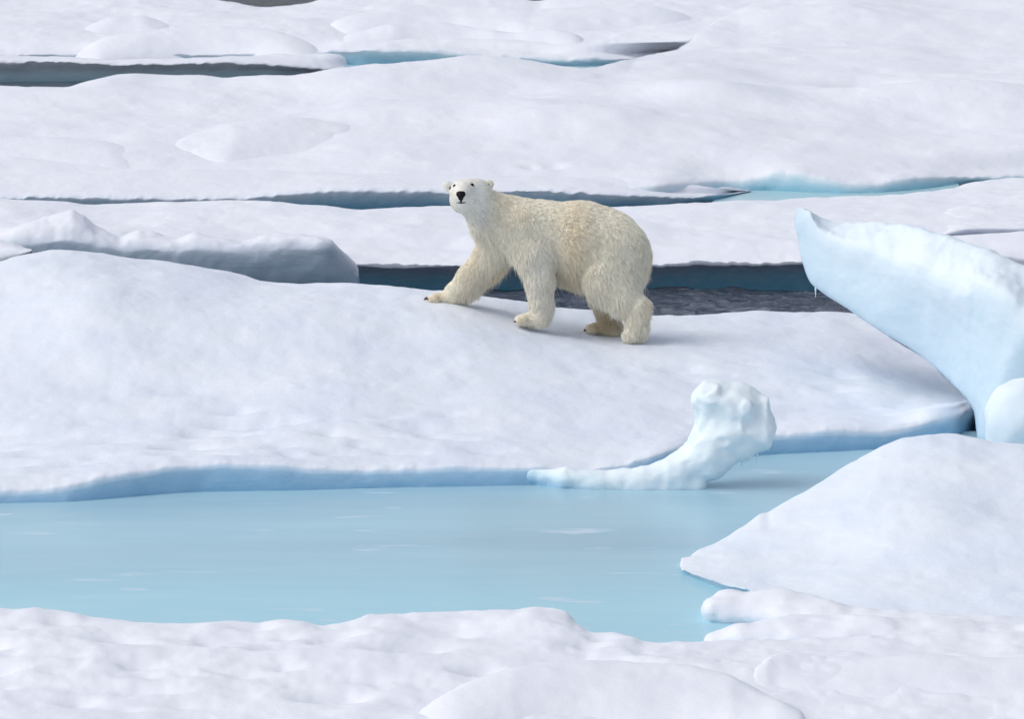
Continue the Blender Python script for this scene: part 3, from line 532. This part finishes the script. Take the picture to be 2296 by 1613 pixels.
spur = mesh_obj('ice_spur', V, Q, M_F, mainfloe, {'ice': np.clip(ic, 0, 1)}); spur['label'] = 'pale curled spur of melting ice rising above the floe edge'
def f_ic(px, py, Y, L, r):
    a = hp(px, py, Y); ring = []; n = 8; V = []; Fq = []
    for j, t in enumerate((0, .3, .65, 1)):
        for k in range(n):
            q = 2*math.pi*k/n; rr = r*(1-t)**.8 + .001
            V.append((a[0]+rr*math.cos(q), a[1]+rr*math.sin(q), a[2]+.02-L*t))
    for j in range(3):
        for k in range(n): Fq.append([j*n+k, j*n+(k+1) % n, (j+1)*n+(k+1) % n, (j+1)*n+k])
    return V, Fq
for (px, py, L, r) in [(1664, 1026, .11, .013), (1697, 1008, .14, .015), (1680, 1020, .07, .011), (1640, 1030, .08, .011), (1716, 996, .08, .011), (1724, 990, .11, .012)]:
    V, Fq = f_ic(px, py, 52.4, L, r); o = mesh_obj('icicle', V, np.array(Fq), M_F, spur, {'ice': np.full(len(V), .3)})
V, Fq = f_ic(1829, 640, 57.1, .14, .012); block = [o for o in COL.objects if o.name.startswith('ice_block')][0]
mesh_obj('icicle', V, np.array(Fq), M_F, block, {'ice': np.full(len(V), .3)})

# =================================================================== POLAR BEAR
YB = 58.0; ZS = YB/F*0.9284/3.506      # metres per traced pixel
def bp_(zx, zy, d=0.0):
    return unproj((1000 + zx/3.506)*0.9284, (400 + zy/3.506)*0.9284, YB + d)
# (a, b, ra, rb, ky, k, flow(dx, dy, dz), fur length)
B = []
def seg(a, b, ra, rb, ky=1.0, k=.06, flow=(1, 0, -.3), fl=.045, g='t'):
    lg = .93 if g == 'l' and min(ra, rb) < 155 else 1.0
    B.append((bp_(*a), bp_(*b), ra*ZS*lg, rb*ZS*lg, ky, k, np.array(flow, float)/np.linalg.norm(flow), fl, g))
# torso
seg((1680, 730, .0), (1685, 760, .0), 288, 288, .92, .1, (1, 0, -.85))
seg((1400, 615, .0), (1600, 640, .0), 298, 282, .92, .1, (1, 0, -.6))
seg((1090, 580, .0), (1400, 620, .0), 268, 300, .88, .1, (1, 0, -.45))
seg((830, 500, -.02), (1090, 580, .0), 220, 262, .85, .1, (1, 0, -.5))
seg((640, 400, -.06), (830, 500, -.02), 172, 215, .9, .1, (1, 0, -.55), .04)
seg((490, 285, -.14), (640, 400, -.06), 140, 172, .95, .08, (.8, .2, -.8), .025)
seg((640, 500, -.03), (760, 560, 0), 150, 170, .9, .1, (.6, 0, -1), .04)
seg((1250, 740, .0), (1500, 840, .0), 190, 185, .9, .1, (.5, 0, -1), .06)
# near foreleg
seg((930, 560, -.14), (1020, 760, -.20), 200, 165, .7, .08, (.35, 0, -1), .04, 'l')
seg((1020, 760, -.20), (1065, 960, -.22), 165, 122, .85, .06, (.15, 0, -1), .04, 'l')
seg((1065, 960, -.22), (1080, 1180, -.22), 120, 98, .9, .05, (.1, 0, -1), .045, 'l')
seg((1080, 1180, -.22), (1075, 1285, -.22), 94, 76, 1, .05, (.3, 0, -1), .04, 'l')
seg((1070, 1290, -.22), (940, 1305, -.23), 76, 58, 1.25, .04, (-1, 0, -.35), .016, 'l')
for i, dd in enumerate((-.31, -.26, -.21, -.16)): seg((930, 1308-4*i, dd), (888 + 6*abs(i-1.5), 1312-4*i, dd-.01), 42, 38, 1, .02, (-1, 0, -.4), .012, 'l')
# far foreleg
seg((760, 620, .10), (655, 760, .14), 165, 150, .8, .07, (-.2, 0, -1), .04, 'l')
seg((655, 760, .14), (480, 950, .18), 148, 112, .9, .06, (-.35, 0, -1), .045, 'l')
seg((480, 950, .18), (350, 1075, .20), 112, 82, .95, .05, (-.3, 0, -1), .045, 'l')
seg((350, 1075, .20), (330, 1110, .20), 80, 72, 1, .05, (-.4, 0, -.9), .03, 'l')
seg((335, 1115, .20), (180, 1125, .19), 66, 46, 1.3, .04, (-1, 0, -.2), .014, 'l')
for i, dd in enumerate((.11, .165, .22, .27)): seg((180, 1132-4*i, dd), (135 + 7*abs(i-1.5), 1140-4*i, dd-.01), 38, 32, 1, .02, (-1, 0, -.3), .010, 'l')
# near hind leg, heel raised
seg((1730, 800, -.10), (1760, 930, -.16), 240, 170, .6, .13, (.3, 0, -1), .05, 'l')
seg((1700, 740, -.12), (1640, 940, -.19), 250, 190, .6, .13, (.25, 0, -1), .045, 'l')
seg((1640, 940, -.19), (1760, 1080, -.21), 180, 138, .75, .10, (.4, 0, -1), .05, 'l')
seg((1760, 1080, -.21), (1895, 1200, -.22), 135, 98, .85, .06, (.6, 0, -.9), .05, 'l')
seg((1895, 1200, -.22), (1890, 1330, -.22), 104, 92, .95, .05, (.35, 0, -1), .055, 'l')
seg((1890, 1330, -.22), (1850, 1420, -.22), 86, 68, 1, .05, (.2, 0, -1), .05, 'l')
seg((1850, 1425, -.22), (1815, 1440, -.23), 66, 50, 1.3, .04, (-.2, 0, -1), .02, 'l')
# far hind leg
seg((1640, 900, .14), (1600, 1080, .19), 190, 130, .8, .07, (.1, 0, -1), .045, 'l')
seg((1600, 1080, .19), (1645, 1260, .21), 120, 92, .9, .05, (.2, 0, -1), .045, 'l')
seg((1645, 1260, .21), (1690, 1370, .21), 92, 74, .95, .05, (.2, 0, -1), .04, 'l')
seg((1700, 1385, .21), (1530, 1378, .20), 64, 54, 1.25, .04, (-1, 0, -.2), .018, 'l')
for i, dd in enumerate((.11, .165, .22, .27)): seg((1520, 1388-4*i, dd), (1478 + 6*abs(i-1.5), 1388-4*i, dd-.01), 40, 36, 1, .02, (-1, 0, -.3), .012, 'l')
# head, turned to the camera
seg((440, 238, -.20), (535, 232, -.20), 118, 120, 1, .05, (.4, .6, -.5), .012, 'h')     # skull, broad and flat
seg((408, 290, -.24), (512, 296, -.20), 104, 112, 1, .05, (.5, .6, -.7), .018, 'h')     # cheeks
seg((380, 200, -.27), (500, 192, -.26), 66, 72, 1, .05, (.3, .8, .2), .007, 'h')        # brow
seg((440, 215, -.28), (418, 225, -.38), 92, 74, 1, .05, (.2, .9, .1), .006, 'h')        # forehead to bridge
seg((424, 245, -.36), (402, 256, -.48), 80, 56, 1, .04, (.2, .9, 0), .005, 'h')         # muzzle
seg((420, 290, -.36), (406, 298, -.45), 70, 42, 1, .04, (.1, .8, -.4), .006, 'h')       # lower jaw
EARS = [((312, 200, -.19), (284, 170, -.19)), ((612, 190, -.17), (634, 158, -.17))]
for a, b in EARS: seg(a, b, 38, 42, .6, .03, (0, .2, 1), .008, 'h')
def bear_sdf(P):
    d = None
    for g in 'tlh':
        for a, b, ra, rb, ky, k, fl, ln, gg in B:
            if gg != g: continue
            c = cone(P, a, b, ra, rb, ky); d = c if d is None else smin(d, c, k)
    # hollow ears
    for a, b in EARS:
        q = bp_((a[0]+b[0])/2 + (6 if a[0] < 400 else -6), (a[1]+b[1])/2+4, a[2]-.030)
        d = -smin(-d, np.linalg.norm((P-q)*np.array([1, 1.0, .85]), axis=-1) - .024, .008)
    d = d + 0.006*fbm(P*9, 2, 77)*np.clip((P[..., 0] - bp_(640, 0)[0])/.2, 0, 1)
    return d
allp = np.array([q for s_ in B for q in (s_[0], s_[1])]); 
lo = allp.min(0) - [.12, .38, .14]; hi = allp.max(0) + [.42, .32, .42]
VB, QB = surface_nets(bear_sdf, lo, hi, .0125)
def sdf_grad(P):
    e = .004; g = np.stack([bear_sdf(P + np.eye(3)[i]*e) - bear_sdf(P - np.eye(3)[i]*e) for i in range(3)], -1)
    return g/(np.linalg.norm(g, axis=-1, keepdims=True)+1e-9)
def hit(zx, zy):
    o = np.array([0, 0, CAMZ]); q = bp_(zx, zy, 0); d = (q-o)/np.linalg.norm(q-o); t = 56.5
    for _ in range(200):
        p = o+d*t; s_ = float(bear_sdf(p[None])[0])
        if s_ < .0005 or t > 60: break
        t += s_*.7
    return p
def fur_colour(P, under=False):
    base = np.array([.95, .90, .77]); white = np.array([.89, .875, .81]); ochre = np.array([.84, .70, .47]); tan = np.array([.76, .64, .44])
    c = np.repeat(base[None], len(P), 0)
    def blend(c, col, wgt): return c*(1-wgt[:, None]) + col*wgt[:, None]
    def blob(zx, zy, rx, ry, d=0.0):
        q = bp_(zx, zy, d); return np.exp(-(((P[:, 0]-q[0])/(rx*ZS))**2 + ((P[:, 2]-q[2])/(ry*ZS))**2))
    nz = fbm(P*6, 3, 12)
    c = blend(c, ochre, .42*blob(1350, 560, 170, 330)*np.clip(1+nz, .3, 1.4))
    c = blend(c, tan, .5*blob(1230, 900, 120, 120)*np.clip(1+nz, .3, 1.4))
    c = blend(c, tan, .30*blob(1985, 950, 90, 420)*np.clip(1+nz, .3, 1.4))
    c = blend(c, tan, .28*blob(760, 330, 190, 120)*np.clip(1+nz, .3, 1.4))
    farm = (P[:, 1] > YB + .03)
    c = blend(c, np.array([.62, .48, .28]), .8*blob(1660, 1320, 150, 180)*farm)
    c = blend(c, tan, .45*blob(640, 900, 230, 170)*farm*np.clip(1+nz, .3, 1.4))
    c = blend(c, tan, .35*blob(1500, 1390, 90, 60)); c = blend(c, tan, .25*blob(900, 1310, 80, 60)); c = blend(c, tan, .3*blob(160, 1130, 90, 60))
    hd = np.clip((bp_(690, 0)[0]-P[:, 0])/.12, 0, 1)*np.clip((P[:, 2]-bp_(0, 560)[2])/.15, 0, 1)
    c = blend(c, white, hd*.95)
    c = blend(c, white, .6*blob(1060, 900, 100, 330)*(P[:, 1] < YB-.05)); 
    c = np.clip(c*(1+.05*nz[:, None]), 0, 1)
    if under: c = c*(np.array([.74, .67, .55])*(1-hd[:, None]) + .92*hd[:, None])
    return c
mb, n, p = mat_new('bear_underfur'); at = N(n, 'ShaderNodeAttribute', attribute_name='tint'); n.links.new(at.outputs['Color'], p.inputs['Base Color']); p.inputs['Roughness'].default_value = .9; p.inputs['Specular IOR Level'].default_value = .1
mf, n, p = mat_new('bear_guard_hair'); at = N(n, 'ShaderNodeAttribute', attribute_name='tint'); n.links.new(at.outputs['Color'], p.inputs['Base Color']); p.inputs['Roughness'].default_value = .55; p.inputs['Specular IOR Level'].default_value = .25
mk, n, p = mat_new('black_skin'); p.inputs['Base Color'].default_value = (.005, .005, .008, 1); p.inputs['Roughness'].default_value = .5; p.inputs['Specular IOR Level'].default_value = .2
me_, n, p = mat_new('wet_eye'); p.inputs['Base Color'].default_value = (.006, .004, .004, 1); p.inputs['Roughness'].default_value = .08
mc, n, p = mat_new('dark_claw'); p.inputs['Base Color'].default_value = (.03, .022, .02, 1); p.inputs['Roughness'].default_value = .35
ground = (1150, 1400)
base = bp_(1150, 1400, 0)
bear = bpy.data.objects.new('polar_bear', None); COL.objects.link(bear); bear.location = base; bear.empty_display_size = .3
tag(bear, 'cream-white polar bear walking left over the snow, head turned to the camera', 'polar bear')
def kid(name, V, Fc, mat, attrs=None, parent=None, smooth=True):
    return mesh_obj(name, np.asarray(V) - base, Fc, mat, parent or bear, attrs, smooth)
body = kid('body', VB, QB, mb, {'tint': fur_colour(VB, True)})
# ---- face: eyes, nose, mouth, inner ears
def ball(c, r, nu=16, nv=10):
    V = []; Fq = []
    for j in range(nv+1):
        th = math.pi*j/nv
        for i in range(nu):
            ph = 2*math.pi*i/nu; V.append((c[0]+r[0]*math.sin(th)*math.cos(ph), c[1]+r[1]*math.sin(th)*math.sin(ph), c[2]+r[2]*math.cos(th)))
    for j in range(nv):
        for i in range(nu): Fq.append([j*nu+i, (j+1)*nu+i, (j+1)*nu+(i+1) % nu, j*nu+(i+1) % nu])
    return V, np.array(Fq)
AVOID = []
for zx, zy, r in ((343, 171, .0175), (490, 165, .0215)):
    c = hit(zx, zy) + np.array([0, .006, 0]); V, Fq = ball(c, (r, .016, r*.86)); kid('eye', V, Fq, me_); AVOID.append((c, .020))
nc_ = hit(396, 252)
def f_n(P):
    q = nc_ + np.array([0, .012, 0])
    d = cone(P, q + [-.020, 0, .012], q + [.020, 0, .012], .026, .026, .9); d = smin(d, cone(P, q + [0, -.004, .0], q + [0, .0, -.026], .036, .026), .015)
    for s_ in (-1, 1): d = -smin(-d, cone(P, q + [s_*.016, -.032, -.004], q + [s_*.022, -.02, -.014], .006, .006), .004)
    return d
V, Q = surface_nets(f_n, nc_ - [.07, .06, .08], nc_ + [.07, .07, .07], .0045); kid('nose', V, Q, mk); AVOID.append((nc_, .052))
# philtrum + dark lip line
def tube(pts, rs, n=8):
    V = []; Fq = []; pts = np.array(pts)
    T = np.gradient(pts, axis=0)
    for p_, t_, r_ in zip(pts, T, rs):
        t_ = t_/np.linalg.norm(t_); s_ = np.cross(t_, [0.1, 1, .2]); s_ /= np.linalg.norm(s_)+1e-9; u2 = np.cross(t_, s_)
        for k in range(n):
            a = 2*math.pi*k/n; V.append(p_ + r_*(math.cos(a)*s_ + math.sin(a)*u2))
    for j in range(len(pts)-1):
        for k in range(n): Fq.append([j*n+k, j*n+(k+1) % n, (j+1)*n+(k+1) % n, (j+1)*n+k])
    return V, np.array(Fq)
lip = [hit(x_, y_) for x_, y_ in ((358, 315), (376, 314), (397, 314), (420, 314), (438, 312))]
V, Fq = tube(lip, [.004, .007, .009, .007, .004]); kid('mouth', V, Fq, mk)
ph = [hit(x_, y_) for x_, y_ in ((397, 284), (397, 300), (397, 316))]
V, Fq = tube(ph, [.012, .010, .008]); kid('upper_lip', V, Fq, mk)
for q in lip + ph: AVOID.append((q, .016))
for (a, b), s_ in zip(EARS, (1, -1)):
    q = bp_((a[0]+b[0])/2 + 12*s_, (a[1]+b[1])/2 + 10, a[2]-.012); V, Fq = ball(q, (.011, .008, .022)); kid('ear_canal', V, Fq, mk); AVOID.append((q - np.array([0, .02, 0]), .028))
# ---- claws
def claw(c, dirx, L=.045):
    pts = [c + np.array([-L*t*dirx, -.004, .010*math.sin(t*2.6) - .016*t*t]) for t in np.linspace(0, 1, 6)]
    return tube(pts, [.0085, .0085, .0075, .006, .004, .001])
for i, dd in enumerate((.11, .165, .22, .27)):
    V, Fq = claw(bp_(112 + 7*abs(i-1.5), 1134-4*i, dd-.015), 1.0, .040); kid('claw', V, Fq, mc)
for i, dd in enumerate((-.31, -.26, -.21, -.16)):
    V, Fq = claw(bp_(858 + 6*abs(i-1.5), 1325-4*i, dd-.015), 1.0, .020); kid('claw', V, Fq, mc)
for i, dd in enumerate((.11, .165, .22, .27)):
    V, Fq = claw(bp_(1450 + 6*abs(i-1.5), 1400-4*i, dd-.015), 1.0, .020); kid('claw', V, Fq, mc)
# ---- fur
def fur(nh, nclump):
    tri = np.concatenate([QB[:, [0, 1, 2]], QB[:, [0, 2, 3]]])
    A, Bv, C = VB[tri[:, 0]], VB[tri[:, 1]], VB[tri[:, 2]]
    ar = np.linalg.norm(np.cross(Bv-A, C-A), axis=-1); pr = np.cumsum(ar)/ar.sum()
    def sample(n):
        i = np.searchsorted(pr, rng.random(n)); i = np.minimum(i, len(tri)-1); u = rng.random(n); v = rng.random(n); m = u+v > 1; u[m] = 1-u[m]; v[m] = 1-v[m]
        return A[i] + (Bv-A)[i]*u[:, None] + (C-A)[i]*v[:, None]
    P = sample(nh)
    def field(P):
        wsum = 0; fl = 0; ln = 0
        for a, b, ra, rb, ky, k, fd, L, g in B:
            d = cone(P, a, b, ra, rb, ky); w_ = np.exp(-np.clip(d, -.05, 1)/.03)
            wsum = wsum + w_; fl = fl + w_[:, None]*fd; ln = ln + w_*L
        return fl/wsum[:, None], ln/wsum
    def tangent(P, nrm):
        fd, ln = field(P)
        sw = fbm(P*3, 2, 91)*.4; sw2 = fbm(P*3, 2, 95)*.3
        fd = fd + np.stack([sw, sw*0, sw2], -1)
        tn = fd - nrm*(fd*nrm).sum(-1, keepdims=True); tn /= np.linalg.norm(tn, axis=-1, keepdims=True)+1e-9
        return tn, ln
    nrm = sdf_grad(P); tn, ln = tangent(P, nrm)
    C0 = sample(nclump); cn = sdf_grad(C0); ctn, cln = tangent(C0, cn)
    kd = kdtree.KDTree(nclump)
    for i, c in enumerate(C0): kd.insert(c, i)
    kd.balance()
    ci = np.array([kd.find(q)[1] for q in P])
    keep = np.ones(nh, bool)
    for c, r in AVOID: keep &= np.linalg.norm(P-c, axis=-1) > r
    P, nrm, tn, ln, ci = P[keep], nrm[keep], tn[keep], ln[keep], ci[keep]; n = len(P)
    cl = .75 + .5*rng.random(nclump)
    L = ln*cl[ci]*(.8+.4*rng.random(n))
    # longer fringe under belly, behind forelegs, behind hocks
    down = np.clip(-nrm[:, 2], 0, 1); belowbelly = down*(ln > .035)
    L = L*(1 + 1.9*belowbelly*cl[ci])
    zb = lambda zx, zy, rx, ry: np.exp(-(((P[:, 0]-bp_(zx, 0)[0])/(rx*ZS))**2 + ((P[:, 2]-bp_(zx, zy)[2])/(ry*ZS))**2))
    L = L*(1 + .9*zb(2000, 880, 110, 240)*np.clip(nrm[:, 0], 0, 1) + .5*zb(1980, 1300, 90, 160)*np.clip(nrm[:, 0], 0, 1) + .8*zb(1170, 1230, 60, 120)*np.clip(nrm[:, 0], 0, 1) + .8*zb(600, 1030, 200, 160)*np.clip(-nrm[:, 2], 0, 1))
    L = L*np.where(ln > .03, .95, 1)
    stray = rng.random(n) < .035; L[stray & (ln > .03)] *= 1.5
    L = np.minimum(L, .15)
    lift = np.where(ln < .02, .20, .26) + .08*rng.standard_normal(n)
    ctip = C0[ci] + ctn[ci]*(cln[ci]*cl[ci])[:, None]*.95 + cn[ci]*(cln[ci]*.30)[:, None]
    K = 5; pts = np.empty((n, K, 3))
    g = np.array([0, 0, -1.0]); jit = rng.standard_normal((n, 3))*.12
    for j in range(K):
        s_ = j/(K-1)
        q = P + L[:, None]*(s_*(tn + jit*s_) + nrm*(lift*(s_ - .45*s_*s_))[:, None] + g*((.25 + .5*down)*s_*s_)[:, None])
        cw = .80*s_**1.1*(~stray)
        tgt = C0[ci]*(1-s_) + ctip*s_ + (P - C0[ci])*(1-.85*s_)
        tgt = tgt + (q - P - L[:, None]*s_*tn)*.6
        q = q*(1-cw[:, None]) + tgt*cw[:, None]
        pts[:, j] = q
    col = fur_colour(P)*(.88 + .22*rng.random(nclump)[ci])[:, None]*(.92 + .16*rng.random(n))[:, None]
    hc = bpy.data.hair_curves.new('fur'); hc.add_curves([K]*n)
    hc.points.foreach_set('position', (pts - base).astype(np.float32).ravel())
    rad = np.tile(np.array([1, .95, .8, .55, .15]), (n, 1))*(.0013 + .0006*rng.random(n))[:, None]*np.where(ln < .02, .8, 1)[:, None]
    ra = hc.attributes.get('radius') or hc.attributes.new('radius', 'FLOAT', 'POINT'); ra.data.foreach_set('value', rad.astype(np.float32).ravel())
    ca = hc.attributes.new('tint', 'FLOAT_COLOR', 'CURVE'); ca.data.foreach_set('color', np.concatenate([np.clip(col, 0, 1), np.ones((n, 1))], 1).astype(np.float32).ravel())
    hc.materials.append(mf)
    o = bpy.data.objects.new('fur', hc); COL.objects.link(o); o.parent = bear
    return o
fur(190000, 20000)
